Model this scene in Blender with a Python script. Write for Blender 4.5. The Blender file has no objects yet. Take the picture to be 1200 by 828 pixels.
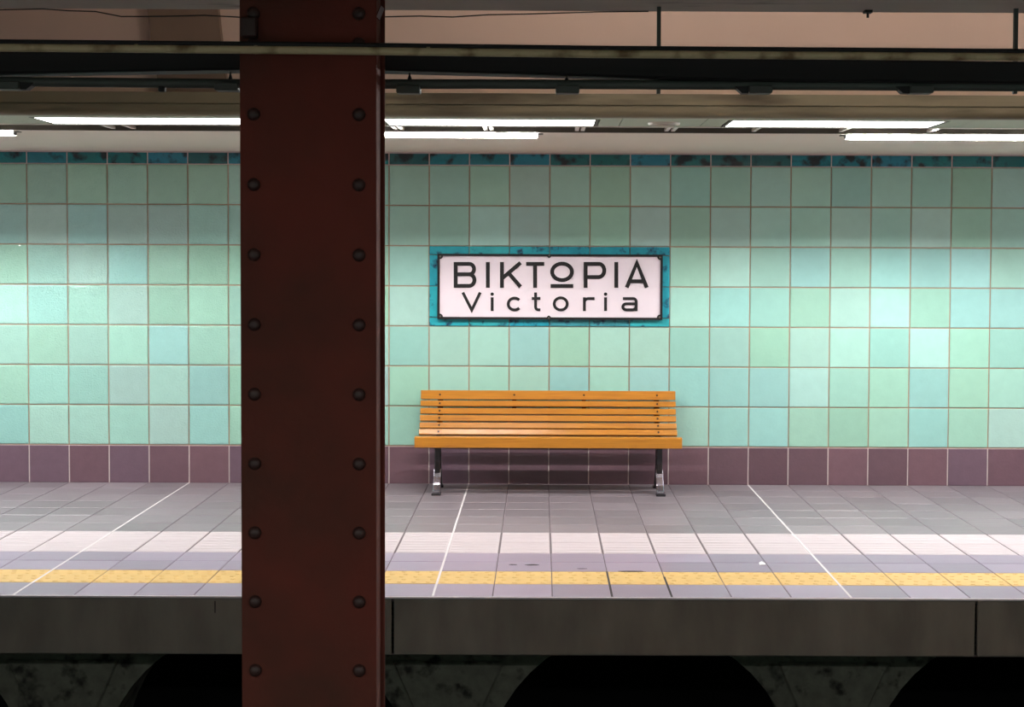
import bpy, bmesh, math, random
from mathutils import Matrix, Vector
random.seed(7)
S = bpy.context.scene
C = S.collection
PI = math.pi

# ------------------------------------------------------------------ camera
CX, CD, CZ = -0.06403, 11.61503, 1.69177
YAW, PIT, ROL, F, SX, SY = -0.00247, -0.04051, 0.00426, 1818.6, 38.15, -37.23
camd = bpy.data.cameras.new('camera')
cam = bpy.data.objects.new('camera', camd)
C.objects.link(cam)
camd.sensor_fit = 'HORIZONTAL'
camd.sensor_width = 36.0
camd.lens = F / 1200 * 36
camd.shift_x = -SX / 1200
camd.shift_y = SY / 1200
camd.clip_start = 0.02
ROT = Matrix.Rotation(YAW, 3, 'Z') @ Matrix.Rotation(PI / 2 + PIT, 3, 'X') @ Matrix.Rotation(ROL, 3, 'Z')
EYE = Vector((CX, -CD, CZ))
cam.matrix_world = Matrix.Translation(EYE) @ ROT.to_4x4()
S.camera = cam


def ray(px, py):
    return ROT @ Vector(((px - 600 - SX) / F, -(py - 414 - SY) / F, -1.0))


def atY(px, py, Y):
    d = ray(px, py)
    return EYE + d * ((Y - EYE.y) / d.y)


def atZ(px, py, Z):
    d = ray(px, py)
    return EYE + d * ((Z - EYE.z) / d.z)


# ------------------------------------------------------------------ world, exposure, lamp strengths
w = bpy.data.worlds.new('world')
S.world = w
w.use_nodes = True
w.node_tree.nodes['Background'].inputs[0].default_value = (0.02, 0.02, 0.02, 1)
w.node_tree.nodes['Background'].inputs[1].default_value = 0.2
S.view_settings.view_transform = 'Standard'
S.view_settings.look = 'None'
S.view_settings.exposure = 0.0
S.view_settings.gamma = 1.0
S.view_settings.use_curve_mapping = False
L_INNER = 1560.0     # bare tubes with a reflector, nearer the tiled wall
L_OUTER = 10.5       # ceiling panels over the middle of the platform
L_NEAR = 38.0       # panels over the opposite platform, behind the camera
L_TRACK_FILL = 165.0      # added unseen uplight tubes that brighten the pink vault


# ------------------------------------------------------------------ helpers
def lin(r, g, b):
    f = lambda c: (c / 255 / 12.92) if c / 255 <= 0.04045 else ((c / 255 + 0.055) / 1.055) ** 2.4
    return (f(r), f(g), f(b), 1.0)


def mat(name, col, rough=0.5, metal=0.0, var=0.0, scale=8.0, bump=0.0, bscale=60.0, objcol=False,
        dark=None, dscale=3.0, dlo=0.5, dhi=0.7, stretch=(1, 1, 1), spec=0.5, coat=0.0, island=0.0, perobj=False,
        rvar=0.0):
    m = bpy.data.materials.new(name)
    m.use_nodes = True
    nt = m.node_tree
    N, Lk = nt.nodes, nt.links
    b = N['Principled BSDF']
    b.inputs['Roughness'].default_value = rough
    b.inputs['Metallic'].default_value = metal
    b.inputs['Specular IOR Level'].default_value = spec
    b.inputs['Coat Weight'].default_value = coat
    b.inputs['Coat Roughness'].default_value = 0.08
    tc = N.new('ShaderNodeTexCoord')
    mp = N.new('ShaderNodeMapping')
    mp.inputs['Scale'].default_value = stretch
    Lk.new(tc.outputs['Object'], mp.inputs['Vector'])
    vec = mp.outputs[0]
    oi = N.new('ShaderNodeObjectInfo')
    if perobj:
        ad = N.new('ShaderNodeVectorMath')
        ad.operation = 'MULTIPLY_ADD'
        cb = N.new('ShaderNodeCombineXYZ')
        for k in range(3):
            Lk.new(oi.outputs['Random'], cb.inputs[k])
        ad.inputs[1].default_value = (91.0, 57.0, 33.0)
        Lk.new(cb.outputs[0], ad.inputs[0])
        Lk.new(vec, ad.inputs[2])
        vec = ad.outputs[0]
    if objcol:
        out = oi.outputs['Color']
    else:
        rgb = N.new('ShaderNodeRGB')
        rgb.outputs[0].default_value = col
        out = rgb.outputs[0]

    def mul(out, fac_socket, lo, hi):
        mr = N.new('ShaderNodeMapRange')
        mr.inputs['To Min'].default_value = lo
        mr.inputs['To Max'].default_value = hi
        Lk.new(fac_socket, mr.inputs['Value'])
        vm = N.new('ShaderNodeVectorMath')
        vm.operation = 'SCALE'
        Lk.new(out, vm.inputs[0])
        Lk.new(mr.outputs[0], vm.inputs['Scale'])
        return vm.outputs[0]

    if var:
        no = N.new('ShaderNodeTexNoise')
        no.inputs['Scale'].default_value = scale
        no.inputs['Detail'].default_value = 5
        Lk.new(vec, no.inputs['Vector'])
        out = mul(out, no.outputs['Fac'], 1 - var, 1 + var)
        if rvar:
            mr = N.new('ShaderNodeMapRange')
            mr.inputs['To Min'].default_value = max(0.02, rough - rvar)
            mr.inputs['To Max'].default_value = rough + rvar
            Lk.new(no.outputs['Fac'], mr.inputs['Value'])
            Lk.new(mr.outputs[0], b.inputs['Roughness'])
    if island:
        ge = N.new('ShaderNodeNewGeometry')
        out = mul(out, ge.outputs['Random Per Island'], 1 - island, 1 + island)
    if dark is not None:
        n2 = N.new('ShaderNodeTexNoise')
        n2.inputs['Scale'].default_value = dscale
        n2.inputs['Detail'].default_value = 4
        Lk.new(vec, n2.inputs['Vector'])
        mr = N.new('ShaderNodeMapRange')
        mr.inputs['From Min'].default_value = dlo
        mr.inputs['From Max'].default_value = dhi
        Lk.new(n2.outputs['Fac'], mr.inputs['Value'])
        mx = N.new('ShaderNodeMix')
        mx.data_type = 'RGBA'
        Lk.new(mr.outputs[0], mx.inputs[0])
        Lk.new(out, mx.inputs[6])
        mx.inputs[7].default_value = dark
        out = mx.outputs[2]
    Lk.new(out, b.inputs['Base Color'])
    if bump:
        nb = N.new('ShaderNodeTexNoise')
        nb.inputs['Scale'].default_value = bscale
        nb.inputs['Detail'].default_value = 3
        Lk.new(vec, nb.inputs['Vector'])
        bp = N.new('ShaderNodeBump')
        bp.inputs['Strength'].default_value = bump
        bp.inputs['Distance'].default_value = 0.004
        Lk.new(nb.outputs['Fac'], bp.inputs['Height'])
        Lk.new(bp.outputs[0], b.inputs['Normal'])
    return m


def emis(name, strength, col=(1, 1, 1, 1)):
    m = bpy.data.materials.new(name)
    m.use_nodes = True
    b = m.node_tree.nodes['Principled BSDF']
    b.inputs['Base Color'].default_value = (0.8, 0.8, 0.8, 1)
    b.inputs['Emission Color'].default_value = col
    b.inputs['Emission Strength'].default_value = strength
    return m


class MB:
    """collects verts and faces for one mesh"""

    def __init__(self):
        self.v, self.f = [], []

    def add(self, vs, fs):
        o = len(self.v)
        self.v += [tuple(p) for p in vs]
        self.f += [tuple(i + o for i in f) for f in fs]
        return self

    def box(self, a, b):
        x0, y0, z0 = a
        x1, y1, z1 = b
        return self.add([(x0, y0, z0), (x1, y0, z0), (x1, y1, z0), (x0, y1, z0),
                         (x0, y0, z1), (x1, y0, z1), (x1, y1, z1), (x0, y1, z1)],
                        [(0, 3, 2, 1), (4, 5, 6, 7), (0, 1, 5, 4), (1, 2, 6, 5), (2, 3, 7, 6), (3, 0, 4, 7)])

    def prism(self, poly, fn, t0, t1):
        """poly: 2-D points; fn(u, v, t) -> 3-D"""
        n = len(poly)
        vs = [fn(u, v, t0) for u, v in poly] + [fn(u, v, t1) for u, v in poly]
        fs = [tuple(range(n))[::-1], tuple(range(n, 2 * n))]
        fs += [(i, (i + 1) % n, n + (i + 1) % n, n + i) for i in range(n)]
        return self.add(vs, fs)

    def stroke(self, pts, wd, fn, t0, t1, closed=False):
        """flat ribbon of given width along 2-D pts, extruded"""
        n = len(pts)
        P = [Vector(p) for p in pts]
        Lf, Rt = [], []
        for i in range(n):
            if closed:
                a, c = P[i - 1], P[(i + 1) % n]
                d1, d2 = (P[i] - a).normalized(), (c - P[i]).normalized()
            else:
                d1 = (P[i] - P[i - 1]).normalized() if i else (P[1] - P[0]).normalized()
                d2 = (P[i + 1] - P[i]).normalized() if i < n - 1 else d1
            n1, n2 = Vector((-d1.y, d1.x)), Vector((-d2.y, d2.x))
            m = (n1 + n2)
            m = m / max(0.35, (1 + n1.dot(n2)))
            Lf.append(P[i] + m * wd / 2)
            Rt.append(P[i] - m * wd / 2)
        vs = []
        for i in range(n):
            for q in (Lf[i], Rt[i]):
                for t in (t0, t1):
                    vs.append(fn(q.x, q.y, t))
        fs = []
        rng = range(n) if closed else range(n - 1)
        for i in rng:
            a, b = 4 * i, 4 * ((i + 1) % n)
            fs += [(a, b, b + 2, a + 2), (a + 1, a + 3, b + 3, b + 1), (a, a + 1, b + 1, b), (a + 2, b + 2, b + 3, a + 3)]
        if not closed:
            fs += [(0, 2, 3, 1), (4 * n - 4, 4 * n - 3, 4 * n - 1, 4 * n - 2)]
        return self.add(vs, fs)

    def tube(self, pts, r, seg=10, cap=True):
        P = [Vector(p) for p in pts]
        n = len(P)
        rr = r if isinstance(r, (list, tuple)) else [r] * n
        o = []
        for i in range(n):
            d = (P[min(i + 1, n - 1)] - P[max(i - 1, 0)]).normalized()
            up = Vector((0, 0, 1)) if abs(d.z) < 0.9 else Vector((0, 1, 0))
            a = d.cross(up).normalized()
            b = a.cross(d)
            for k in range(seg):
                t = 2 * PI * k / seg
                o.append(P[i] + (a * math.cos(t) + b * math.sin(t)) * rr[i])
        fs = []
        for i in range(n - 1):
            for k in range(seg):
                k2 = (k + 1) % seg
                fs.append((i * seg + k, i * seg + k2, (i + 1) * seg + k2, (i + 1) * seg + k))
        if cap:
            fs.append(tuple(range(seg))[::-1])
            fs.append(tuple(range((n - 1) * seg, n * seg)))
        return self.add(o, fs)

    def mesh(self, name, m, smooth=False, bev=0.0, bseg=1):
        me = bpy.data.meshes.new(name)
        me.from_pydata(self.v, [], self.f)
        bm = bmesh.new()
        bm.from_mesh(me)
        bmesh.ops.recalc_face_normals(bm, faces=bm.faces)
        if bev:
            es = [e for e in bm.edges if len(e.link_faces) == 2 and e.calc_face_angle(0) > 0.5]
            bmesh.ops.bevel(bm, geom=es, offset=bev, segments=bseg, affect='EDGES', profile=0.5)
        for f in bm.faces:
            f.smooth = smooth
        if smooth:
            for e in bm.edges:
                if len(e.link_faces) == 2 and e.calc_face_angle(0) > 0.7:
                    e.smooth = False
        bm.to_mesh(me)
        bm.free()
        me.materials.append(m)
        return me

    def build(self, name, m, parent=None, smooth=False, bev=0.0, bseg=1, loc=None):
        return obj(name, self.mesh(name, m, smooth, bev, bseg), parent, loc)


def obj(name, me, parent=None, loc=None, rot=None):
    o = bpy.data.objects.new(name, me)
    C.objects.link(o)
    if parent is not None:
        o.parent = parent
    if loc is not None:
        o.location = loc
    if rot is not None:
        o.rotation_euler = rot
    return o


def tag(o, label, cat, group=None):
    o['label'] = label
    o['category'] = cat
    if group:
        o['group'] = group
    return o


def thing(name, label, cat, loc=(0, 0, 0), group=None):
    o = obj(name, None, None, loc)
    o.empty_display_size = 0.1
    return tag(o, label, cat, group)


def struct(o, label=None):
    o['kind'] = 'structure'
    if label:
        o['label'] = label
        o['category'] = label.split('|')[-1] if '|' in label else 'structure'
    return o


def setting(o, label, cat):
    o['kind'] = 'structure'
    o['label'] = label
    o['category'] = cat
    return o


XYZ = lambda u, v, t: (u, t, v)          # 2-D (x, z), depth along y
SIDE = lambda u, v, t: (t, u, v)         # 2-D (y, z), depth along x


def arc(cx, cy, rx, ry, a0, a1, n=14):
    return [(cx + rx * math.cos(math.radians(a0 + (a1 - a0) * i / n)),
             cy + ry * math.sin(math.radians(a0 + (a1 - a0) * i / n))) for i in range(n + 1)]


# ------------------------------------------------------------------ dimensions
T = 0.30                     # tile module
BASE = 0.285                 # skirting height
WALLTOP = BASE + 7 * T       # 2.385
CEIL = 2.480
EDGE = -3.905                # platform edge
YFAS = -3.8885
XE = 10.5                    # half length of what is built
MIR = -7.07                  # centre line between the tracks
BED = -1.15

# ------------------------------------------------------------------ materials
M = {}
M['glaze'] = mat('mint_glazed_ceramic', (1, 1, 1, 1), 0.36, var=0.07, scale=14, bump=0.25, bscale=55, objcol=True, perobj=True, island=0.05, spec=0.4)
M['glaze_gloss'] = mat('mint_glazed_ceramic_glossy', (1, 1, 1, 1), 0.08, var=0.07, scale=14, bump=1.0, bscale=90, objcol=True, perobj=True, spec=0.9)
M['teal'] = mat('teal_mottled_ceramic', (1, 1, 1, 1), 0.16, var=0.3, scale=10, bump=0.35, bscale=70, objcol=True, perobj=True, dark=lin(16, 34, 44), dscale=10, dlo=0.52, dhi=0.64)
M['teal_light'] = mat('bright_teal_ceramic', (1, 1, 1, 1), 0.2, var=0.25, scale=12, bump=0.3, bscale=70, objcol=True, perobj=True, dark=lin(36, 58, 84), dscale=15, dlo=0.54, dhi=0.68)
M['plum'] = mat('plum_glazed_ceramic', (1, 1, 1, 1), 0.32, var=0.13, scale=16, bump=0.3, bscale=60, objcol=True, perobj=True)
M['grout'] = mat('tan_grout', lin(178, 146, 124), 0.9, var=0.35, scale=3, bump=0.3)
M['grout_pale'] = mat('pale_grout', lin(196, 180, 178), 0.9, var=0.15, scale=9)
M['mauve'] = mat('mauve_grey_floor_tile', (1, 1, 1, 1), 0.34, var=0.09, scale=7, bump=0.12, bscale=90, objcol=True, perobj=True, rvar=0.08, stretch=(1, 4, 1))
M['white_tile'] = mat('white_ribbed_floor_tile', lin(204, 190, 195), 0.5, var=0.05, scale=10, perobj=True)
M['tactile'] = mat('yellow_tactile_tile', lin(216, 178, 108), 0.6, var=0.12, scale=14, perobj=True)
M['floor_grout'] = mat('grey_floor_grout', lin(112, 100, 104), 0.9, var=0.2, scale=5)
M['joint_white'] = mat('white_expansion_joint', lin(222, 214, 216), 0.7, var=0.08)
M['joint_dark'] = mat('dark_joint_dirt', lin(56, 48, 50), 0.9, var=0.2)
M['nosing'] = mat('pale_metal_edge', lin(224, 216, 224), 0.5, 0.0, var=0.1, scale=20)
M['concrete'] = mat('grimy_concrete', lin(108, 106, 99), 0.9, var=0.5, scale=6, bump=0.5, bscale=30, stretch=(1, 1, 0.35))
M['rubble'] = mat('mottled_dirty_render', lin(100, 102, 91), 0.95, var=0.5, scale=16, bump=1.0, bscale=40, dark=lin(40, 40, 36), dscale=11, dlo=0.53, dhi=0.68)
M['void'] = mat('void_black', lin(26, 26, 26), 0.95, var=0.2)  # near black; puts the shade of the unlit cavities into the colour
M['pink'] = mat('pinkish_plaster', lin(208, 183, 167), 0.9, var=0.05, scale=2.5, bump=0.15)
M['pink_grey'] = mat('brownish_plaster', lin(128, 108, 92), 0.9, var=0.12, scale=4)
M['beige'] = mat('beige_ceiling_paint', lin(218, 206, 192), 0.8, var=0.03, scale=3)
M['fascia'] = mat('olive_grey_fascia_paint', lin(128, 122, 100), 0.7, var=0.16, scale=5, stretch=(0.4, 1, 3), dark=lin(72, 66, 50), dscale=3, dlo=0.55, dhi=0.75)
M['sage'] = mat('sage_metal_panel', lin(170, 182, 162), 0.85, 0.0, var=0.05)
M['white_metal'] = mat('white_metal', lin(214, 206, 196), 0.45, var=0.05)
M['frame_grey'] = mat('grey_lamp_frame', lin(96, 92, 84), 0.5, 0.4, var=0.08)
M['girder'] = mat('grey_girder_paint', lin(186, 172, 160), 0.8, var=0.18, scale=6, stretch=(0.3, 1, 1), dark=lin(60, 52, 46), dscale=8, dlo=0.6, dhi=0.75)
M['red'] = mat('oxide_red_paint', lin(104, 48, 38), 0.8, spec=0.25, var=0.2, scale=5, bump=0.25, bscale=40, dark=lin(76, 46, 36), dscale=2.2, dlo=0.42, dhi=0.68)
M['red_rivet'] = mat('oxide_red_rivet_paint', lin(56, 34, 30), 0.5, var=0.15, scale=30)
M['black'] = mat('black_sheath_and_shade', lin(20, 20, 20), 0.7, var=0.2)
M['conduit'] = mat('dark_green_grey_conduit', lin(74, 80, 74), 0.6, var=0.2, scale=6)
M['pipe'] = mat('olive_pipe_paint', lin(196, 182, 142), 0.6, var=0.25, scale=9, stretch=(1, 1, 1), dark=lin(120, 98, 66), dscale=9, dlo=0.5, dhi=0.66)
M['wood'] = mat('amber_varnished_wood', lin(188, 123, 38), 0.28, var=0.26, scale=9, stretch=(0.5, 5, 9), bump=0.1, bscale=20, perobj=True, dark=lin(158, 88, 24), dscale=6, dlo=0.58, dhi=0.8)
M['iron'] = mat('dark_cast_iron', lin(60, 57, 60), 0.35, 0.7, var=0.2, scale=20)
M['worn'] = mat('worn_bright_iron', lin(188, 182, 194), 0.25, 0.9, var=0.25, scale=40)
M['bolt'] = mat('dark_bolt', lin(64, 44, 28), 0.4, 0.5)
M['enamel'] = mat('white_enamel', lin(224, 210, 218), 0.35, var=0.02)
M['ink'] = mat('black_enamel', lin(24, 21, 23), 0.6, spec=0.3)
M['paper'] = mat('white_paper', lin(242, 240, 240), 0.8)
M['diff_in'] = emis('lit_tube', L_INNER, (0.97, 1.0, 0.99, 1))
M['diff_old'] = emis('lit_tube_old', L_INNER * 0.62, (1.0, 0.99, 0.95, 1))
M['diff_out'] = emis('lit_diffuser_outer', L_OUTER, (1.0, 0.985, 0.97, 1))
M['diff_near'] = emis('lit_diffuser_near', L_NEAR, (1.0, 0.98, 0.96, 1))
M['tube'] = emis('fill_batten_tube', L_TRACK_FILL, (1.0, 0.93, 0.86, 1))

# ================================================================== STRUCTURE
# ---- tiled platform wall
wall = MB().box((-XE, 0.0, -0.02), (XE, 0.25, CEIL + 0.3)).build('wall_back', M['grout'])
setting(wall, 'platform wall clad in square mint green glazed tiles', 'wall')


def tile_mesh(name, wd, ht, th, ch, m, soft=0.0):
    """tile in the x-z plane, its face toward -y; origin at the lower left of its module, back at y=0"""
    v = []
    rings = [(0, 0.0), (0, -(th - ch)), (ch, -th)]
    if soft:                                   # pillowed rim: a second, gentler slope
        rings.append((ch + soft, -th - soft * 0.2))
    for (i, y) in rings:
        v += [(i, y, i), (wd - i, y, i), (wd - i, y, ht - i), (i, y, ht - i)]
    n = 4 * len(rings)
    f = [(n - 4, n - 3, n - 2, n - 1)]
    for a in range(0, n - 4, 4):
        for k in range(4):
            f.append((a + k, a + (k + 1) % 4, a + 4 + (k + 1) % 4, a + 4 + k))
    mb = MB().add(v, f)
    return mb.mesh(name, m)


G = 0.0085  # joint width
me_green = tile_mesh('wall_tile', T - G, T - G, 0.006, 0.003, M['glaze'])
me_gloss = tile_mesh('wall_tile_gloss', T - G, T - G, 0.006, 0.002, M['glaze_gloss'], 0.010)
me_strip = tile_mesh('border_tile', T - G, CEIL - WALLTOP - 0.014, 0.006, 0.003, M['teal'])
me_plum = tile_mesh('skirting_tile', T - G, BASE - 0.007, 0.008, 0.003, M['plum'])

PAL = {'m': (156, 198, 184), 'g': (152, 195, 175), 'b': (151, 198, 192), 'y': (161, 195, 186), 'p': (163, 204, 192), 't': (149, 196, 184)}
fixed = {(2 * 0 + 7, 5): 'y', (9, 5): 'y', (6, 4): 'b', (4, 3): 'b', (6, 1): 'p', (9, 1): 'b', (6, 0): 'g', (7, 0): 'g', (8, 0): 'g',
         (9, 0): 'b', (10, 0): 'g', (6, 2): 'p', (5, 2): 'g', (6, 3): 'g', (8, 4): 'b', (9, 4): 'b', (10, 4): 'b', (9, 2): 'p', (4, 0): 'b',
         (4, 1): 'b', (5, 1): 'b', (5, 0): 'b', (-14, 5): 'b', (-13, 5): 'y', (-12, 5): 'b', (-11, 5): 'y', (-10, 5): 'y', (-9, 5): 't',
         (-12, 4): 'y', (-11, 4): 'b', (-9, 3): 'g', (-11, 3): 'y', (-13, 6): 'g', (-11, 6): 'g', (-10, 6): 'g', (-9, 6): 'g'}
for c in range(-19, 18):
    for r in range(7):
        if -3 <= c < 3 and 3 <= r < 5:
            continue
        k = fixed.get((c, r)) or random.choices('mgbypt', (5, 3 if r < 6 else 6, 2 if r < 5 else 1, 2, 2, 2))[0]
        q = PAL[k]
        j = random.uniform(0.965, 1.03)
        o = obj('wall_tile', me_gloss if c < -6 else me_green, wall, (c * T + G / 2, 0, BASE + r * T + G / 2))
        o.rotation_euler = (random.gauss(0, 0.0035), 0, random.gauss(0, 0.004))
        o.location.y -= 0.0015
        o.color = lin(*(min(255, x * j + random.uniform(-2, 2)) for x in q))
    o = obj('border_tile', me_strip, wall, (c * T + G / 2, 0, WALLTOP + G / 2))
    o.color = lin(*random.choice([(24, 122, 138), (22, 116, 122), (32, 126, 150), (28, 94, 100), (20, 108, 112)]))
    o = obj('skirting_tile', me_plum, wall, (c * T + G / 2, 0, 0.0))
    q = random.choice([(106, 79, 89), (100, 75, 84), (106, 83, 96), (111, 82, 91), (96, 71, 80)])
    o.color = lin(*q)
# pale joints between the skirting tiles lie as a pale strip behind them
MB().box((-XE, -0.004, 0.0), (XE, 0.0, BASE - 0.004)).build('skirting_grout', M['grout_pale'], wall)
MB().box((-XE, -0.003, WALLTOP - 0.003), (XE, 0.0, CEIL)).build('border_grout', M['grout_pale'], wall)
# far ends of the wall: tiles beyond the counted ones
mb, mb2, mb3 = MB(), MB(), MB()


def chamf(mb, x, z, wd, ht, th=0.012, ch=0.004):
    v = []
    for (i, y) in ((0, 0.0), (0, -(th - ch)), (ch, -th)):
        v += [(x + i, y, z + i), (x + wd - i, y, z + i), (x + wd - i, y, z + ht - i), (x + i, y, z + ht - i)]
    f = [(8, 9, 10, 11)]
    for a in (0, 4):
        for k in range(4):
            f.append((a + k, a + (k + 1) % 4, a + 4 + (k + 1) % 4, a + 4 + k))
    mb.add(v, f)


for c in list(range(-35, -19)) + list(range(18, 35)):
    for r in range(7):
        chamf(mb, c * T + G / 2, BASE + r * T + G / 2, T - G, T - G)
    chamf(mb2, c * T + G / 2, WALLTOP + G / 2, T - G, CEIL - WALLTOP - 0.012)
    chamf(mb3, c * T + G / 2, 0, T - G, BASE - 0.007)
for q, nm, mk, col in ((mb, 'wall_tile_run', 'glaze', PAL['m']), (mb2, 'border_tile_run', 'teal', (22, 104, 114)), (mb3, 'skirting_tile_run', 'plum', (110, 82, 92))):
    o = q.build(nm, M[mk], wall)
    o.color = lin(*col)
    o['kind'] = 'stuff'

# teal tiles framing the sign (let into the wall)
fx0, fx1, fz0, fz1 = -0.9, 0.9, BASE + 3 * T, BASE + 5 * T
bw = 0.066
me_h = tile_mesh('sign_border_tile', T - 0.005, bw - 0.005, 0.014, 0.003, M['teal_light'])
me_v = tile_mesh('sign_border_tile_upright', bw - 0.005, (2 * T - 2 * bw) / 2 - 0.005, 0.014, 0.003, M['teal_light'])
for i in range(6):
    for z in (fz0, fz1 - bw):
        o = obj('sign_border_tile', me_h, wall, (fx0 + i * T + 0.0025, 0, z + 0.0025))
        o.color = lin(*random.choice([(44, 158, 172), (38, 146, 166), (52, 162, 170), (60, 138, 150)]))
for x in (fx0, fx1 - bw):
    for i in range(2):
        o = obj('sign_border_tile', me_v, wall, (x + 0.0025, 0, fz0 + bw + i * (T - bw) + 0.0025))
        o.color = lin(*random.choice([(44, 158, 176), (38, 146, 170), (46, 160, 170)]))

# ---- platform floor
floor = MB().box((-XE, EDGE + 0.02, -0.30), (XE, 0.0, -0.004)).build('floor', M['floor_grout'])
setting(floor, 'platform floor of mauve grey tiles with white and yellow bands', 'floor')
ROWS = [(-3.895, -3.597, 'e'), (-3.597, -3.265, 'y'), (-3.265, -3.006, 'g'), (-3.006, -2.749, 'g'), (-2.749, -2.416, 'w'), (-2.416, -2.081, 'w')]
q = 2.081 / 7
ROWS += [(-2.081 + i * q, -2.081 + (i + 1) * q, 'b') for i in range(7)]


def ftile(name, wd, dp, m, kind, gap=0.005):
    """floor tile, top at z=0, origin at its low-x, low-y module corner"""
    x0, x1, y0, y1, ch = gap / 2, wd - gap / 2, 0.0025, dp - 0.0025, 0.0025
    v = []
    for (i, z) in ((0, -0.012), (0, -ch), (ch, 0.0)):
        v += [(x0 + i, y0 + i, z), (x1 - i, y0 + i, z), (x1 - i, y1 - i, z), (x0 + i, y1 - i, z)]
    f = [(8, 9, 10, 11)]
    for a in (0, 4):
        for k in range(4):
            f.append((a + k, a + (k + 1) % 4, a + 4 + (k + 1) % 4, a + 4 + k))
    mb = MB().add(v, f)
    if kind == 'y':
        nx, ny = 4, 5
        for i in range(nx):
            for j in range(ny):
                cx, cy, r = wd * (i + 0.5) / nx, dp * (j + 0.5) / ny, 0.017
                cx += (wd / nx / 2 - 0.02) * (1 if j % 2 else -1) * 0.5
                o = [(cx + r * math.cos(t * PI / 3), cy + r * math.sin(t * PI / 3), -0.0005) for t in range(6)]
                p = [(cx + r * 0.55 * math.cos(t * PI / 3), cy + r * 0.55 * math.sin(t * PI / 3), 0.0035) for t in range(6)]
                mb.add(o + p, [(6, 7, 8, 9, 10, 11)] + [(t, (t + 1) % 6, 6 + (t + 1) % 6, 6 + t) for t in range(6)])
    if kind == 'w':
        for j in range(4):
            y = dp * (j + 0.5) / 4
            mb.box((x0 + 0.012, y - 0.024, -0.0005), (x1 - 0.012, y + 0.024, 0.0012))
    return mb.mesh(name, m)


WHITEJ = {-9: 1, -2: 1, 5: 1, 12: 1, -16: 1}
stuffs = {}
for (y0, y1, kd) in ROWS:
    nm, mk = {'w': ('white_tile', 'white_tile'), 'y': ('tactile_tile', 'tactile')}.get(kd, ('floor_tile', 'mauve'))
    me = ftile(nm, T, y1 - y0, M[mk], kd, 0.012 if kd == 'w' else 0.005)
    for c in range(-15, 14):
        o = obj(nm, me, floor, (c * T, y0, random.uniform(-0.0006, 0.0006)))
        b = random.uniform(0.93, 1.06)
        base = (158, 142, 163) if kd in 'eg' else (138, 127, 134)
        o.color = lin(*(x * b for x in base))
    wmb = stuffs.setdefault(mk, MB())
    for c in list(range(-35, -15)) + list(range(14, 35)):
        wmb.box((c * T + 0.0025, y0 + 0.0025, -0.012), ((c + 1) * T - 0.0025, y1 - 0.0025, 0.0))
for mk, wmb in stuffs.items():
    o = wmb.build(mk + '_run' if 'tile' in mk else 'floor_tile_run', M[mk], floor)
    o['kind'] = 'stuff'
    o.color = lin(143, 132, 144)
for c in range(-30, 31):
    if (c + 2) % 7 == 0:
        MB().box((c * T - 0.006, EDGE + 0.012, -0.011), (c * T + 0.006, -0.014, 0.0012)).build('expansion_joint', M['joint_white'], floor)
for c, ya, yb in ((1, -3.895, -3.262), (2, -3.895, -3.4)):
    MB().box((c * T - 0.0055, ya, -0.011), (c * T + 0.0055, yb, 0.0008)).build('dirty_joint', M['joint_dark'], floor)
MB().box((-XE, EDGE - 0.004, -0.011), (XE, EDGE + 0.012, -0.0005)).build('edge_nosing', M['nosing'], floor, bev=0.002)
# scuffs on the tiles
for (px, py, ln, wd) in ((740, 669.2, 0.085, 0.018), (624, 661.5, 0.04, 0.02), (601, 661.3, 0.022, 0.012), (682, 666, 0.03, 0.008)):
    p = atZ(px, py, 0.001)
    n = 14
    poly = [(p.x + ln * math.cos(2 * PI * i / n) * random.uniform(0.7, 1.1), p.y + wd * math.sin(2 * PI * i / n) * random.uniform(0.6, 1.1)) for i in range(n)]
    MB().prism(poly, lambda u, v, t: (u, v, t), 0.0006, 0.0016).build('scuff_mark', M['joint_dark'], floor)

# ---- platform edge slab face in precast units
zsl = atY(750, 768, EDGE).z
fas = obj('trim_1', None, None, (0, EDGE, zsl))
fas.empty_display_size = 0.1
setting(fas, 'dark concrete face of the platform edge above the arches', 'platform edge')
jx = [atY(460, 735, EDGE).x, atY(1144, 735, EDGE).x]
step = jx[1] - jx[0]
xs = sorted([jx[0] - step * k for k in range(0, 4)] + [jx[1] + step * k for k in range(0, 4)])
for a, b in zip(xs[:-1], xs[1:]):
    MB().box((a + 0.006, 0, 0), (b - 0.006, 0.16, -zsl - 0.012)).build('edge_panel', M['concrete'], fas, bev=0.004)
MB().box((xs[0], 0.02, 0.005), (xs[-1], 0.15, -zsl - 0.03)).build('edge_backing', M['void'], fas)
MB().box((atY(252, 705, EDGE).x - 0.003, -0.002, -zsl - 0.085), (atY(252, 705, EDGE).x + 0.003, 0.002, -zsl - 0.026)).build('crack', M['void'], fas)

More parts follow.
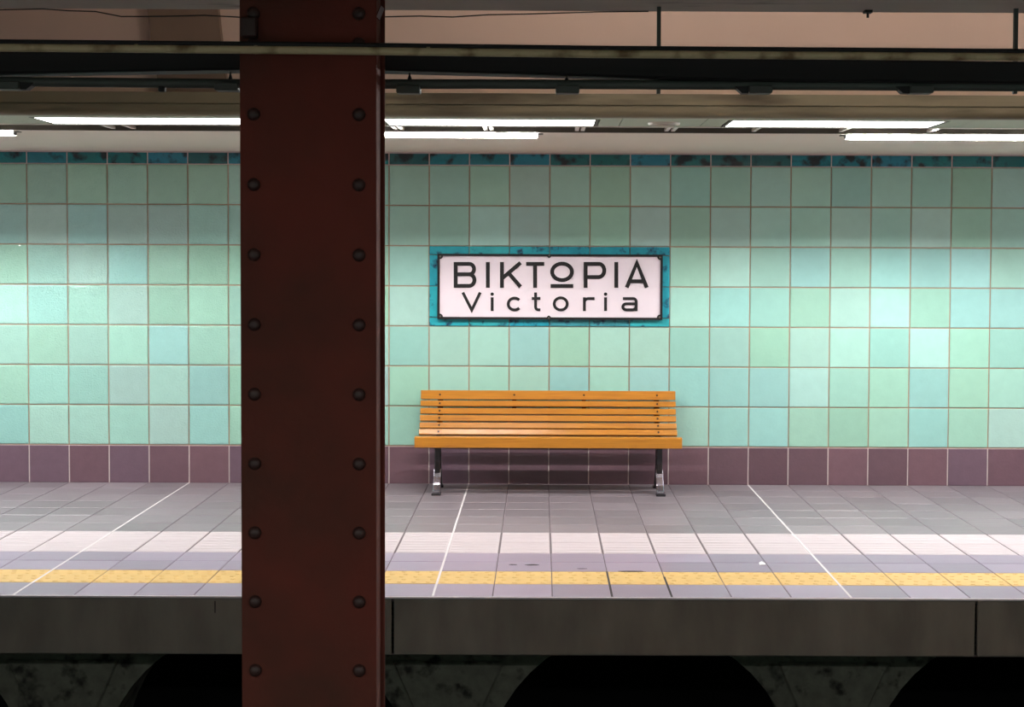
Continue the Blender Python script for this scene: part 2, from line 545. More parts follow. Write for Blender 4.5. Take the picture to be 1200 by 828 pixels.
# ---- arched wall under the overhang
YA = EDGE + 0.615
ac = atY(750, 900, YA).x
SP = 2.085
R_A, ZC_A = 0.847, -1.147
mb = MB()
NB = 4
for k in range(-NB, NB + 1):
    x0 = ac + k * SP
    arcp = [(x0 + R_A * math.cos(PI - PI * i / 24), ZC_A + R_A * math.sin(PI - PI * i / 24)) for i in range(25)]
    top = -0.295
    for i in range(24):
        (xa, za), (xb, zb) = arcp[i], arcp[i + 1]
        mb.add([(xa, YA, za), (xb, YA, zb), (xb, YA, top), (xa, YA, top), (xa, YA + 0.55, za), (xb, YA + 0.55, zb)],
               [(0, 1, 2, 3), (0, 4, 5, 1)])
    mb.add([(x0 + R_A, YA, BED), (x0 + SP - R_A, YA, BED), (x0 + SP - R_A, YA, top), (x0 + R_A, YA, top),
            (x0 + R_A, YA + 0.55, BED), (x0 + SP - R_A, YA + 0.55, BED)], [(0, 1, 2, 3), (0, 4, 3), (1, 5, 2)])
me = mb.mesh('wall_front', M['rubble'])
uw = obj('wall_front', me)
setting(uw, 'dirty rendered wall with round arches under the platform', 'wall')
for k in range(-NB, NB + 1):       # raised render patches on the piers
    x0 = ac + (k + 0.5) * SP
    hw = 0.30
    MB().prism([(x0 - hw, -0.485), (x0 + hw, -0.485), (x0 + 0.16, -0.80), (x0 + 0.17, BED), (x0 - 0.17, BED), (x0 - 0.16, -0.80)], XYZ, YA - 0.022, YA + 0.01).build('render_patch', M['rubble'], uw, bev=0.008)
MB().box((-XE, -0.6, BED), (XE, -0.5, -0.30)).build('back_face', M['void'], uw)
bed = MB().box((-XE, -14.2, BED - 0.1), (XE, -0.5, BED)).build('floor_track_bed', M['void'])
setting(bed, 'dark track bed below the platforms', 'track bed')

# ---- platform ceiling
Yp0, Yp1, Yb = atZ(760, 137, CEIL).y, atZ(760, 147.3, CEIL).y, atZ(650, 155, CEIL).y
ceil = MB().box((-XE, Yb, CEIL), (XE, 0.0, CEIL + 0.05)).build('ceiling', M['beige'])
setting(ceil, 'beige painted ceiling strip above the tiled wall', 'ceiling')
MB().box((-XE, YFAS + 0.05, CEIL + 0.30), (XE, 0.0, CEIL + 0.34)).build('ceiling_deck', M['void'], ceil)
MB().box((-XE, YFAS + 0.05, CEIL), (XE, Yp0 - 0.01, CEIL + 0.03)).build('plain_band', M['sage'], ceil)
# lamps positions (world x of panel ends)
row1 = []
for k in range(-4, 6):
    a = atZ(455 + 0, 143.5, CEIL).x
    b = atZ(696, 143.5, CEIL).x
    per = atZ(1097, 145, CEIL).x - b
    row1.append((a + per * k, b + per * k))
row2 = []
y2a, y2b = -1.79, -1.50
b = atZ(631, 160, CEIL).x
a2 = atZ(983, 161, CEIL).x
per2 = b - atZ(27, 156, CEIL).x
len2 = per2 - (a2 - b)
for k in range(-4, 5):
    row2.append((b - len2 + per2 * k, b + per2 * k))
y1a, y1b = Yp0 + 0.15, Yp1 - 0.02
# sage metal panels between the outer lamps
for i in range(len(row1) - 1):
    x0, x1 = row1[i][1] + 0.03, row1[i + 1][0] - 0.03
    for (a, b) in ((x0, x0 + 0.12), (x0 + 0.125, x1 - 0.125), (x1 - 0.12, x1)):
        MB().box((a, Yp0, CEIL - 0.004), (b, Yp1, CEIL + 0.02)).build('ceiling_panel', M['sage'], ceil)
    MB().box((row1[i][0] - 0.03, Yp0, CEIL - 0.004), (row1[i][1] + 0.03, y1a - 0.02, CEIL + 0.02)).build('ceiling_panel', M['sage'], ceil)
MB().box((-XE, Yp1, CEIL - 0.008), (XE, Yp1 + 0.03, CEIL + 0.02)).build('ceiling_lip', M['white_metal'], ceil)
MB().box((-XE, Yb - 0.012, CEIL - 0.002), (XE, Yb, CEIL + 0.06)).build('ceiling_lip', M['frame_grey'], ceil)
for px, dx in ((128, 0), (152, 0), (461, 0), (468, 0), (568, 0), (575, 0), (677, 0), (684, 0), (785, 6), (793, 0), (891, 0), (998, 0), (1106, 0)):
    p = atZ(px, 151, CEIL)
    MB().box((p.x - 0.012, Yp1 + 0.03, CEIL + 0.008), (p.x + 0.012, Yb - 0.012, CEIL + 0.024)).build('ceiling_rib', M['white_metal'], ceil)
MB().box((-XE, Yp1 + 0.03, CEIL + 0.07), (XE, Yb - 0.012, CEIL + 0.09)).build('slot_backing', M['pink_grey'], ceil)

# fascia along the ceiling edge
zt, zm, zb = (atY(750, y, YFAS).z for y in (110, 124, 137))
prof = [(YFAS, zt), (YFAS, zm + 0.004), (YFAS + 0.012, zm + 0.003), (YFAS + 0.012, zm - 0.003), (YFAS - 0.004, zm - 0.005)]
prof += [(YFAS + 0.026 + 0.03 * math.cos(t), zb + 0.03 + 0.03 * math.sin(t)) for t in [PI + i * PI / 2 / 6 for i in range(7)]]
prof += [(YFAS + 0.075, zb), (YFAS + 0.075, zt)]
fa = MB().prism(prof, SIDE, -XE, XE).build('trim_2', M['fascia'], smooth=True)
setting(fa, 'olive grey ceiling edge beam with a groove along it', 'beam')

# ---- tunnel ceiling over the tracks: haunches and vault, pink plaster
H = [(YFAS + 0.02, zt - 0.02), (YFAS + 0.12, zt - 0.01), (YFAS - 0.05, 2.75), (YFAS - 0.18, 3.0), (YFAS - 0.45, 3.25), (YFAS - 0.9, 3.4)]
H = H[1:]
Hm = [(2 * MIR - y, z) for y, z in H[::-1]]
pl = H + Hm
outp = [(2 * MIR - YFAS - 0.12 - 0.1, 3.7), (YFAS + 0.12 + 0.1, 3.7)]
tun = MB()
for (a, b) in zip(pl[:-1], pl[1:]):
    tun.add([(-XE, a[0], a[1]), (XE, a[0], a[1]), (XE, b[0], b[1]), (-XE, b[0], b[1])], [(0, 1, 2, 3)])
    tun.add([(-XE, a[0], a[1] + 0.3), (XE, a[0], a[1] + 0.3), (XE, b[0], b[1] + 0.3), (-XE, b[0], b[1] + 0.3)], [(3, 2, 1, 0)])
tn = tun.build('ceiling_tunnel', M['pink'], smooth=True)
setting(tn, 'pinkish plaster vault over the tracks', 'ceiling')
# darker plaster rib beside the pillar
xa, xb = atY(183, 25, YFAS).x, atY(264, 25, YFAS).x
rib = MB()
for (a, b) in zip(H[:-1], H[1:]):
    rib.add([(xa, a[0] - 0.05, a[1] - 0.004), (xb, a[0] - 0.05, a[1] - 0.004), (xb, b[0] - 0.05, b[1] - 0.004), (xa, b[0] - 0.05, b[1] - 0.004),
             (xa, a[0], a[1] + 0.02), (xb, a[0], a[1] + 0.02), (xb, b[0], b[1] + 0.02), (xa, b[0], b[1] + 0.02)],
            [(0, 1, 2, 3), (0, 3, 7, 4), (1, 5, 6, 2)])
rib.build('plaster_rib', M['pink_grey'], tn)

# ---- girder over the pillars
gz = atY(800, 13.5, -6.765).z
gd = MB()
nseg = 60
yb_, yf_ = -6.765, -7.10
gd.box((-XE, yf_, gz), (XE, yb_, gz + 0.95))
gir = gd.build('trim_3', M['girder'])
setting(gir, 'grey girder running along the top above the red pillar', 'beam')

# ---- the opposite platform, where the camera stands
fn = MB().box((-XE, -14.2, -0.3), (XE, 2 * MIR - EDGE, 0.0)).build('floor_near', M['mauve'])
fn.color = lin(150, 138, 150)
setting(fn, 'opposite platform floor behind the camera', 'floor')
wn = MB().box((-XE, 2 * MIR - 0.2, 0), (XE, 2 * MIR, CEIL + 0.3)).build('wall_near', M['glaze'])
wn.color = lin(150, 190, 176)
setting(wn, 'tiled wall of the opposite platform behind the camera', 'wall')
cn = MB().box((-XE, 2 * MIR, CEIL), (XE, 2 * MIR - YFAS, CEIL + 0.1)).build('ceiling_near', M['beige'])
setting(cn, 'ceiling over the opposite platform behind the camera', 'ceiling')
for sx, nm in ((-1, 'wall_left'), (1, 'wall_right')):
    e = MB().box((sx * XE - 0.05, -14.2, BED - 0.1), (sx * XE + 0.05, 0.2, 3.7)).build(nm, M['pink_grey'])
    setting(e, 'end wall of the station hall far to the %s' % ('left' if sx < 0 else 'right'), 'wall')


# ================================================================== LAMPS
def panel_light(x0, x1, ya, yb, z, dm, label, group):
    t = thing('ceiling_light', label, 'light', ((x0 + x1) / 2, (ya + yb) / 2, z), group)
    hx, hy = (x1 - x0) / 2, (yb - ya) / 2
    f = MB()
    e = 0.018
    f.box((-hx - e, -hy - e, -0.006), (-hx, hy + e, 0.015)).box((hx, -hy - e, -0.006), (hx + e, hy + e, 0.015))
    f.box((-hx, -hy - e, -0.006), (hx, -hy, 0.015)).box((-hx, hy, -0.006), (hx, hy + e, 0.015))
    f.build('lamp_frame', M['frame_grey'], t)
    MB().add([(-hx, -hy, -0.004), (hx, -hy, -0.004), (hx, hy, -0.004), (-hx, hy, -0.004)], [(0, 1, 2, 3)]).build('diffuser', dm, t)
    MB().box((-hx, -hy, 0.006), (hx, hy, 0.016)).build('lamp_housing', M['white_metal'], t)
    return t


def tube_light(x0, x1, y, z, dm, label, group):
    # slim batten: tray against the ceiling, bare tube, white reflector blade on the wall side
    t = thing('ceiling_light', label, 'light', ((x0 + x1) / 2, y, z), group)
    hx = (x1 - x0) / 2
    MB().box((-hx, -0.02, -0.004), (hx, 0.042, 0.0)).build('lamp_tray', M['white_metal'], t)
    MB().box((-hx, 0.036, -0.027), (hx, 0.039, -0.004)).build('reflector', M['white_metal'], t)
    MB().tube([(-hx + 0.008, 0, -0.010), (hx - 0.008, 0, -0.010)], 0.005, 8, False).build('tube', dm, t, smooth=True)
    for sx in (-1, 1):
        MB().box((min(sx * hx, sx * (hx - 0.008)), -0.02, -0.024), (max(sx * hx, sx * (hx - 0.008)), 0.036, -0.004)).build('end_cap', M['frame_grey'], t)
        MB().box((min(sx * hx, sx * (hx + 0.03)), -0.02, -0.006), (max(sx * hx, sx * (hx + 0.03)), 0.04, 0.0)).build('mount', M['frame_grey'], t)
    return t


names1 = {-1: 'wide lit ceiling panel partly hidden by the red pillar', 0: 'wide lit ceiling panel just right of the red pillar, above the bench',
          1: 'wide lit ceiling panel near the right edge, over the platform'}
for i, (a, b) in enumerate(row1):
    k = i - 4
    lab = names1.get(k, 'wide lit ceiling panel of the outer row, beyond the picture edge')
    panel_light(a, b, y1a, y1b, CEIL, M['diff_out'], lab, 'outer row of ceiling lights')
names2 = {-1: 'narrow lit ceiling strip cut off by the left picture edge', 0: 'narrow lit ceiling strip right of the pillar, above the left part of the sign',
          1: 'narrow lit ceiling strip cut off by the right picture edge'}
for i, (a, b) in enumerate(row2):
    k = i - 4
    lab = names2.get(k, 'narrow lit ceiling strip of the inner row, beyond the picture edge')
    tube_light(a, b, y2a, CEIL, M['diff_old' if k == 0 else 'diff_in'], lab, 'inner row of ceiling lights')
for k in range(-3, 4):
    panel_light(k * 2.6 - 0.6, k * 2.6 + 0.6, 2 * MIR + 2.2, 2 * MIR + 2.5, CEIL - 0.003, M['diff_near'],
                'lit ceiling panel over the opposite platform, out of the picture', 'lights over the opposite platform')
for k in range(0, 4):  # unseen uplights added to brighten the vault; wide trays shield the platform
    t = thing('fill_batten_light', 'added fill uplight above the far track, out of the picture', 'light', (k * 2.6 + 0.5, -6.1, 2.96), 'added fill lights above the track')
    MB().box((-0.65, -0.10, 0.0), (0.65, 0.10, 0.04)).build('batten', M['white_metal'], t)
    MB().tube([(-0.6, 0, 0.07), (0.6, 0, 0.07)], 0.012, 8).build('tube', M['tube'], t)
    for sx in (-0.5, 0.5):
        MB().box((sx - 0.005, -0.005, 0.04), (sx + 0.005, 0.005, 0.445)).build('hanger', M['frame_grey'], t)

# round grille in the metal ceiling panel
p = atZ(778, 143.2, CEIL)
t = thing('ceiling_speaker', 'round pale grille let into the ceiling panel between the wide lights', 'speaker', (p.x, p.y, CEIL - 0.004))
ring = MB()
n = 28
for i in range(n):
    a, b = 2 * PI * i / n, 2 * PI * (i + 1) / n
    vs = []
    for an in (a, b):
        for (r, z) in ((0.095, 0.0), (0.09, -0.012), (0.075, -0.012), (0.07, 0.0)):
            vs.append((r * math.cos(an), r * math.sin(an), z))
    ring.add(vs, [(0, 1, 5, 4), (1, 2, 6, 5), (2, 3, 7, 6)])
ring.build('rim', M['white_metal'], t, smooth=True)
MB().add([(0.072 * math.cos(2 * PI * i / n), 0.072 * math.sin(2 * PI * i / n), -0.002) for i in range(n)], [tuple(range(n))]).build('grille', M['pink_grey'], t)

# ================================================================== SIGN
YS = -0.050
p0, p1 = atY(512.7, 297, YS), atY(776.2, 374.8, YS)
sx0, sx1, sz1, sz0 = p0.x, p1.x, p0.z, p1.z
sc_ = Vector(((sx0 + sx1) / 2, 0, (sz0 + sz1) / 2))
sign = thing('station_sign', 'white enamel station name sign with black border and lettering on the tiled wall', 'sign', (sc_.x, 0, sc_.z))
hx, hz = (sx1 - sx0) / 2, (sz1 - sz0) / 2
MB().box((-hx + 0.004, YS + 0.006, -hz + 0.004), (hx - 0.004, -0.010, hz - 0.004)).build('panel', M['enamel'], sign)
fr = MB()
fwid = 0.017
fr.box((-hx, YS - 0.004, -hz), (-hx + fwid, -0.008, hz)).box((hx - fwid, YS - 0.004, -hz), (hx, -0.008, hz))
fr.box((-hx + fwid, YS - 0.004, -hz), (hx - fwid, -0.008, -hz + fwid)).box((-hx + fwid, YS - 0.004, hz - fwid), (hx - fwid, -0.008, hz))
fr.build('frame', M['ink'], sign)
for sx in (-1, 1):
    for sz in (-1, 1):
        c = 0.024
        cxx, czz = sx * (hx - fwid), sz * (hz - fwid)
        poly = [(cxx, czz)] + [(cxx - sx * c * math.cos(a), czz - sz * c * math.sin(a)) for a in [i * PI / 2 / 5 for i in range(6)]]
        pc = MB().prism(poly, XYZ, YS - 0.003, YS + 0.01).build('corner_plate', M['ink'], sign)
        MB().tube([(cxx - sx * 0.004, YS - 0.008, czz - sz * 0.004), (cxx - sx * 0.004, YS, czz - sz * 0.004)], 0.008, 10).build('screw', M['frame_grey'], pc)
for sz in (-1, 1):
    xm = atY(643.5, 300, YS).x - sc_.x
    pc = MB().prism([(xm - 0.016, sz * (hz - fwid)), (xm + 0.016, sz * (hz - fwid)), (xm + 0.006, sz * (hz - fwid - 0.012)), (xm - 0.006, sz * (hz - fwid - 0.012))], XYZ, YS - 0.003, YS + 0.01).build('fixing_tab', M['ink'], sign)
    MB().tube([(xm, YS - 0.008, sz * (hz - 0.012)), (xm, YS, sz * (hz - 0.012))], 0.007, 10).build('screw', M['frame_grey'], pc)


def smap(cx, cy):
    p = atY(480 + cx / 3.529, 270 + cy / 3.531, YS)
    return (p.x - sc_.x, p.z - sc_.z)


PXM = abs(smap(100, 0)[0] - smap(0, 0)[0]) / 100


def letter(name, strokes, wd):
    mb = MB()
    for si, pts in enumerate(strokes):
        closed = pts[0] == 'o'
        pp = pts[1:] if closed else pts
        wdt = wd
        mb.stroke([smap(*q) for q in pp], wdt * PXM, XYZ, YS + 0.001 - 0.0004 * si, YS + 0.0065, closed)
    o = mb.build(name, M['ink'], sign)
    o['label'] = 'black letter on white enamel'
    return o


W1, W2 = 16.2, 12.0
T1, B1 = 130, 237
tc, bc = T1 + W1 / 2, B1 - W1 / 2
letter('letter', [[(190.5, T1), (190.5, B1)], [(190, tc)] + arc(247, (tc + 181) / 2, 19.5, (181 - tc) / 2, -90, 90) + [(190, 181)],
                  [(190, 181), (246, 181)] + arc(246, (181 + bc) / 2, 22, (bc - 181) / 2, -90, 90)[1:] + [(190, bc)]], W1)
letter('letter', [[(323.5, T1), (323.5, B1)]], W1)
letter('letter', [[(382, T1), (382, B1)], [(384, 197), (459, 133)], [(406, 172), (459, 233)]], W1)
letter('letter', [[(482, tc), (557, tc)], [(519, T1), (519, B1)]], W1)
letter('letter', [['o'] + arc(630.5, 171, 41, 34, 0, 346, 26), [(583, 229.5), (677, 229.5)]], W1)
letter('letter', [[(728, T1), (728, B1)], [(728, tc), (782, tc)] + arc(782, 165, 23, 27.5, -90, 90)[1:] + [(728, 192.5)]], W1)
letter('letter', [[(855, T1), (855, B1)]], W1)
letter('letter', [[(898, B1 - 1), (940, 134), (981, B1 - 1)], [(912, 210), (968, 210)]], W1)
letter('letter', [[(220, 256), (257, 329), (292, 256)]], W2)
letter('letter', [[(341.5, 276), (341.5, 333)], arc(341.5, 263, 0.1, 0.1, 0, 180, 1)], W2)
letter('letter', [arc(434, 304, 26, 24.5, -42, -318, 22)], W2)
letter('letter', [[(521, 256), (521, 316)] + arc(533, 316, 12, 12, 180, 90, 6)[1:] + [(541, 328)], [(505, 281), (541, 281)]], W2)
letter('letter', [['o'] + arc(625, 303.5, 27, 25, 0, 346, 26)], W2)
letter('letter', [[(723, 276), (723, 333)], [(723, 296)] + arc(739, 296, 16, 14.5, 180, 270, 6) + [(765, 281.5)]], W2)
letter('letter', [[(810.5, 276), (810.5, 333)], arc(810.5, 263, 0.1, 0.1, 0, 180, 1)], W2)
letter('letter', [[(882, 281.5), (924, 281.5)] + arc(924, 293, 13, 11.5, -90, 0, 6)[1:] + [(937, 333)],
                  [(937, 303), (897, 303)] + arc(897, 315.5, 15, 12.5, -90, -270, 10)[1:] + [(922, 328)] + arc(922, 316, 14, 12, 90, 20, 4)[1:]], W2)
for cx in (341.5, 810.5):   # dots of the two letters i
    u, v = smap(cx, 263)
    MB().tube([(u, YS + 0.001, v), (u, YS + 0.0065, v)], 7.2 * PXM, 12).build('letter_dot', M['ink'], sign)

# ================================================================== BENCH
bx0, bx1 = -0.953, 0.940
bcx, BL = (bx0 + bx1) / 2, bx1 - bx0
bench = thing('bench', 'amber varnished slatted wooden bench with dark iron legs against the tiled wall', 'bench', (bcx, -0.35, 0))
OY = 0.35          # local y = world y + OY


def slat(name, dc, y_b, y_t, lean, th=0.034):
    """board dc from the wall whose visible face spans pixel rows y_b (lower) to y_t, leaning back by lean degrees"""
    zb_, zt_ = atY(640, y_b, -dc).z, atY(640, y_t, -dc).z
    k = math.tan(math.radians(lean)) * (zt_ - zb_) / 2
    a, b = Vector((-dc + OY - k, zb_)), Vector((-dc + OY + k, zt_))
    d = (b - a).normalized()
    nrm = Vector((d.y, -d.x))          # the back of the board
    if nrm.x < 0:
        nrm = -nrm
    poly = [tuple(a), tuple(b), tuple(b + nrm * th), tuple(a + nrm * th)]
    MB().prism(poly, SIDE, -BL / 2, BL / 2).build(name, M['wood'], bench, bev=0.004, bseg=2)
    return (a + b) / 2, d, nrm


backs = [slat('back_slat', 0.116, 467.8, 457.5, 10), slat('back_slat', 0.140, 475.9, 469.6, 12), slat('back_slat', 0.163, 484.9, 478.3, 14),
         slat('back_slat', 0.193, 493.2, 486.6, 17), slat('back_slat', 0.234, 501.5, 495.2, 21), slat('back_slat', 0.290, 509.0, 502.8, 28)]
zr0, zr1 = atY(640, 525.0, -0.65).z, atY(640, 512.3, -0.65).z
MB().prism([(-0.65 + OY, zr0), (-0.65 + OY, zr1 - 0.006), (-0.640 + OY, zr1), (-0.575 + OY, zr1 - 0.002), (-0.575 + OY, zr1 - 0.03), (-0.61 + OY, zr1 - 0.035), (-0.61 + OY, zr0)],
           SIDE, -BL / 2 - 0.004, BL / 2 + 0.004).build('front_rail', M['wood'], bench, bev=0.004, bseg=2)
for d0 in (0.50, 0.425, 0.35):
    zz = zr1 - 0.018 - (0.575 - d0) * 0.06
    MB().box((-BL / 2, -d0 - 0.035 + OY, zz - 0.02), (BL / 2, -d0 + 0.035 + OY, zz)).build('seat_slat', M['wood'], bench, bev=0.004, bseg=2)
XL = atY(515.5, 480, -0.17).x - bcx
XR = atY(770, 480, -0.17).x - bcx
for xl in (XL, XR):
    hw = 0.020
    g = MB()
    # seat bearer and back support, one cast piece
    ptsb = [(-0.60 + OY, zr1 - 0.065), (-0.45 + OY, zr1 - 0.062), (-0.33 + OY, zr1 - 0.058)]
    ptsb += [(q[0].x + q[2].x * 0.045, q[0].y + q[2].y * 0.045) for q in backs[::-1]]
    g.stroke(ptsb, 0.026, SIDE, xl - hw, xl + hw)
    lg = g.build('leg', M['iron'], bench, smooth=False, bev=0.004)
    g = MB()
    g.stroke([(-0.42 + OY, zr1 - 0.07), (-0.425 + OY, 0.22), (-0.445 + OY, 0.14)], 0.045, SIDE, xl - hw, xl + hw)
    g.stroke([(-0.33 + OY, zr1 - 0.07), (-0.32 + OY, 0.22), (-0.29 + OY, 0.14), (-0.22 + OY, 0.05), (-0.17 + OY, 0.012)], 0.042, SIDE, xl - hw, xl + hw)
    g.box((xl - hw, -0.445 + OY, 0.20), (xl + hw, -0.30 + OY, 0.25))
    g.build('leg_casting', M['iron'], lg, bev=0.004)
    g = MB()
    g.stroke([(-0.432 + OY, 0.17), (-0.455 + OY, 0.11), (-0.497 + OY, 0.052), (-0.545 + OY, 0.020), (-0.585 + OY, 0.012)], 0.036, SIDE, xl - 0.027, xl + 0.027)
    o = g.build('foot', M['worn'], lg, bev=0.006, bseg=2)
    o['label'] = 'foot worn to bright metal'
    g = MB().box((xl - 0.033, -0.60 + OY, 0.0), (xl + 0.033, -0.525 + OY, 0.016))
    g.build('foot_plate', M['iron'], lg, bev=0.003)
    g = MB().box((xl - 0.028, -0.215 + OY, 0.0), (xl + 0.028, -0.145 + OY, 0.016))
    g.build('foot_plate', M['iron'], lg, bev=0.003)
for xi, px in enumerate((515.5, 602.6, 684.3, 770)):
    xl = atY(px, 470, -0.13).x - bcx
    for k, (cpt, d, nrm) in enumerate(backs):
        if xi in (1, 2) and k > 0:
            continue
        c = cpt - nrm * 0.002
        MB().tube([(xl, c.x - nrm.x * 0.003, c.y - nrm.y * 0.003), (xl, c.x + nrm.x * 0.006, c.y + nrm.y * 0.006)], 0.0075, 10).build('bolt', M['bolt'], bench)
    if xi in (1, 2):
        pts = [(q[0].x + q[2].x * 0.038, q[0].y + q[2].y * 0.038) for q in backs[:3]]
        MB().stroke(pts, 0.010, SIDE, xl - 0.016, xl + 0.016).build('back_strap', M['iron'], bench)

# ================================================================== RED PILLAR
YP = -7.215
px0, px1 = atY(282, 414, YP).x, atY(441, 414, YP).x
pw = px1 - px0
pcx = (px0 + px1) / 2
DP = 0.25
pil = thing('steel_pillar', 'dark oxide red riveted steel pillar standing in front between the tracks', 'pillar', (pcx, YP + DP / 2, BED))
ZT = gz - BED - 0.001
hd = DP / 2
MB().box((-pw / 2, -hd, 0), (pw / 2, -hd + 0.014, ZT)).build('front_plate', M['red'], pil, bev=0.003)
MB().box((-pw / 2, hd - 0.014, 0), (pw / 2, hd, ZT)).build('back_plate', M['red'], pil, bev=0.003)
for s in (-1, 1):    # two channels between the plates: web plus flanges
    ch = MB()
    xo = s * (pw / 2 - 0.012)
    ch.box((min(xo, xo - s * 0.012), -hd + 0.014, 0), (max(xo, xo - s * 0.012), hd - 0.014, ZT))
    xi = s * (pw / 2 - 0.10)
    ch.box((min(xo, xi), -hd + 0.014, 0), (max(xo, xi), -hd + 0.028, ZT))
    ch.box((min(xo, xi), hd - 0.028, 0), (max(xo, xi), hd - 0.014, ZT))
    ch.build('side_channel', M['red'], pil, bev=0.003)
MB().box((-pw / 2 - 0.06, -hd - 0.06, 0), (pw / 2 + 0.06, hd + 0.06, 0.03)).build('base_plate', M['red'], pil, bev=0.004)
rv = MB()
nn = 12
rings = [(0.0188, 0.0), (0.018, -0.006), (0.014, -0.0115), (0.007, -0.0148)]
vs = []
for (r, y) in rings:
    vs += [(r * math.cos(2 * PI * i / nn), y, r * math.sin(2 * PI * i / nn)) for i in range(nn)]
fs = []
for a in range(3):
    for i in range(nn):
        fs.append((a * nn + i, a * nn + (i + 1) % nn, (a + 1) * nn + (i + 1) % nn, (a + 1) * nn + i))
fs.append(tuple(range(3 * nn, 4 * nn)))
me_r = rv.add(vs, fs).mesh('rivet', M['red_rivet'], smooth=True)
zr = [atY(360, y, YP).z for y in (134, 785)]
dz = (zr[0] - zr[1]) / 8
for px in (298.3, 420.8):
    xr = atY(px, 460, YP).x - pcx
    z = zr[0] + 2 * dz
    while z > BED + 0.08:
        if z < gz - 0.02:
            obj('rivet', me_r, pil, (xr, -hd, z - BED))
        z -= dz
    obj('rivet', me_r, pil, (xr, -hd, atY(px, 16, YP).z - BED))
# conduit clip and metal tag near the top
a, b = atY(284, 22, YP), atY(303, 45, YP)
MB().box((a.x - pcx, -hd - 0.035, b.z - BED), (b.x - pcx, -hd, a.z - BED)).build('pipe_bracket', M['red_rivet'], pil, bev=0.004)
a = atY(446, 15, YP + 0.06)
tg = MB().box((-0.008, -0.002, -0.02), (0.008, 0.002, 0.02)).build('metal_tag', M['worn'], pil)
tg.location = (pw / 2 + 0.004, -hd + 0.06, a.z - BED)
tg.rotation_euler = (0, 0.5, 0.9)

# ================================================================== PIPES AND CABLES
YPIPE = YP - 0.045


def run(pxs, Y, ext=True):
    pts = [atY(px, py, Y) for px, py in pxs]
    if ext:
        a, b = pts[0], pts[1]
        pts.insert(0, a + (a - b).normalized() * 5)
        a, b = pts[-1], pts[-2]
        pts.append(a + (a - b).normalized() * 5)
    return pts


t = thing('service_pipe', 'olive painted pipe running across in front of the red pillar', 'pipe', (0, YPIPE, atY(366, 57, YPIPE).z))
o0 = Vector(t.location)
pp = run([(0, 53.0), (366, 56.3), (700, 60.5), (1200, 64.2)], YPIPE)
MB().tube([p - o0 - Vector((0, 0, 0.0065)) for p in pp], 0.0112, 14, True).build('pipe', M['pipe'], t, smooth=True)
MB().tube([p - o0 + Vector((0, 0.004, 0.0095)) for p in pp], 0.0078, 10, True).build('pipe_top_shade', M['black'], t, smooth=True)  # black strip stands in for the shaded upper half of the pipe
for px in (160, 300, 502):
    q = atY(px, 54.5 + (px - 200) * 0.0095, YPIPE) - o0 - Vector((0, 0, 0.0065))
    MB().tube([q - Vector((0.005, 0, 0)), q + Vector((0.005, 0, 0))], 0.0122, 14).build('pipe_collar', M['pipe'], t, smooth=True)

YT = -6.85
# black cable trunking behind the pillar
t = thing('cable_run', 'black cable trunking and dark conduit hung on rods behind the red pillar', 'cable run', (0, YT, atY(366, 70, YT).z))
o0 = Vector(t.location)
top = [atY(px, py, YT) - o0 for px, py in ((0, 62.5), (150, 61), (366, 62), (620, 66), (860, 70.5), (1200, 74.3))]
bot = [atY(px, py, YT) - o0 for px, py in ((0, 88.5), (150, 86), (366, 82.5), (620, 89), (860, 96), (1200, 99.5))]
for L_ in (top, bot):
    L_.insert(0, L_[0] + (L_[0] - L_[1]).normalized() * 5)
    L_.append(L_[-1] + (L_[-1] - L_[-2]).normalized() * 5)
mb = MB()
vs = []
for a, b in zip(top, bot):
    for p in (a, b):
        for dy in (-0.05, 0.05):
            vs.append((p.x, dy, p.z))
fs = []
for i in range(len(top) - 1):
    a, b = 4 * i, 4 * i + 4
    fs += [(a, b, b + 2, a + 2), (a + 1, a + 3, b + 3, b + 1), (a, a + 1, b + 1, b), (a + 2, b + 2, b + 3, a + 3)]
fs += [(0, 2, 3, 1), (4 * len(top) - 4, 4 * len(top) - 3, 4 * len(top) - 1, 4 * len(top) - 2)]
mb.add(vs, fs).build('trunking', M['black'], t, bev=0.006)

# thin conduit below it with clamps, stems and two hanger rods
cpts = run([(0, 95.5), (282, 98.2), (620, 98.6), (900, 99.8), (1200, 101.5)], YT)
MB().tube([p - o0 for p in cpts], 0.0148, 12).build('conduit', M['conduit'], t, smooth=True)
for px in (12, 267, 479, 665, 890, 1078, 1290, -190):
    cy = 106.2 if px > 300 else 103.0 if px > 100 else 101.5
    q = atY(px, cy, YT) - o0
    cl = MB().box((q.x - 0.036, -0.03, q.z - 0.010), (q.x + 0.036, 0.03, q.z + 0.014)).build('clamp', M['conduit'], t, bev=0.003)
    if px > 800 or px == 12:
        sg = -1 if px > 800 else 1
        x_ = q.x + sg * 0.05
        MB().prism([(q.x + sg * 0.036, q.z + 0.012), (q.x + sg * 0.078, q.z + 0.010), (q.x + sg * 0.055, q.z - 0.010), (q.x + sg * 0.036, q.z - 0.010)], XYZ, -0.02, 0.02).build('clamp_gusset', M['black'], cl)
for px, y0, y1 in ((270, 81, 93.5), (480, 83, 93.5), (664, 88, 94)):
    a, b = atY(px, y0, YT) - o0, atY(px, y1, YT) - o0
    MB().tube([b, (a + b) / 2, a], [0.0075, 0.003, 0.003], 8).build('stem', M['black'], t)
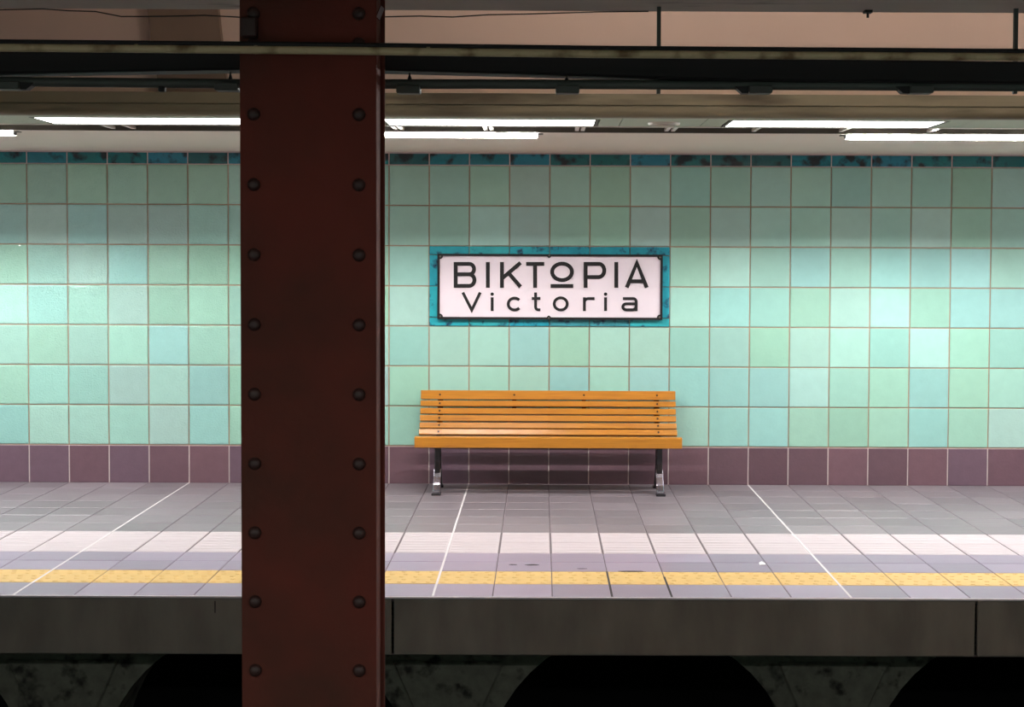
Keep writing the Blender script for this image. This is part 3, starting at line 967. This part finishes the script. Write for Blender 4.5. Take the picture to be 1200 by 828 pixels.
for px, y0, y1 in ((190, 103, 107),):
    a = atY(px, 104.5, YT) - o0
    MB().box((a.x - 0.010, -0.012, a.z - 0.008), (a.x + 0.010, 0.012, a.z + 0.008)).build('knob', M['black'], t, bev=0.003)
for px in (771.5, 1189):
    a = atY(px, 110, YT) - o0
    MB().box((a.x - 0.006, -0.006, a.z), (a.x + 0.006, 0.006, gz - o0.z)).build('hanger_rod', M['conduit'], t)

# loose wire under the girder
Yw = -6.775
t = [(-160, 14), (-60, 13), (0, 11.5), (50, 10.5), (80, 12.6), (112, 13.5), (142, 19.4), (190, 19.2), (240, 18), (283, 20.3), (366, 21), (450, 19.8), (492, 18.8), (530, 20), (572, 17.3), (620, 16.4), (700, 14.0), (760, 13.4)]
wire = MB().tube([atY(px, py, Yw) for px, py in t], 0.0021, 6).build('loose_wire', M['black'], smooth=True)
tag(wire, 'thin dark loose wire sagging below the girder behind the pillar', 'wire')
# small bolt stub under the girder
p = atY(1017, 13, -6.80)
st = thing('bolt_stub', 'small dark bolt stub under the girder at upper right', 'bolt', (p.x, -6.80, gz))
MB().box((-0.012, -0.015, -0.008), (0.012, 0.015, 0.0)).build('plate', M['black'], st)
MB().tube([(0, 0, -0.006), (0, 0, -0.022)], 0.004, 8).build('shank', M['black'], st)

# scrap of paper on the floor
p = atZ(893, 661, 0.0)
sc2 = MB()
sc2.add([(-0.017, -0.03, 0.002), (0.015, -0.035, 0.006), (0.019, 0.02, 0.003), (0.002, 0.034, 0.010), (-0.014, 0.026, 0.004),
         (-0.017, -0.03, 0.0005), (0.015, -0.035, 0.0045), (0.019, 0.02, 0.0015), (0.002, 0.034, 0.0085), (-0.014, 0.026, 0.0025)],
        [(0, 1, 2, 3, 4), (9, 8, 7, 6, 5)] + [(i, (i + 1) % 5, 5 + (i + 1) % 5, 5 + i) for i in range(5)])
o = sc2.build('paper_scrap', M['paper'], loc=(p.x, p.y, 0.0012))
tag(o, 'small white scrap of paper on the floor between the white and yellow bands', 'litter')
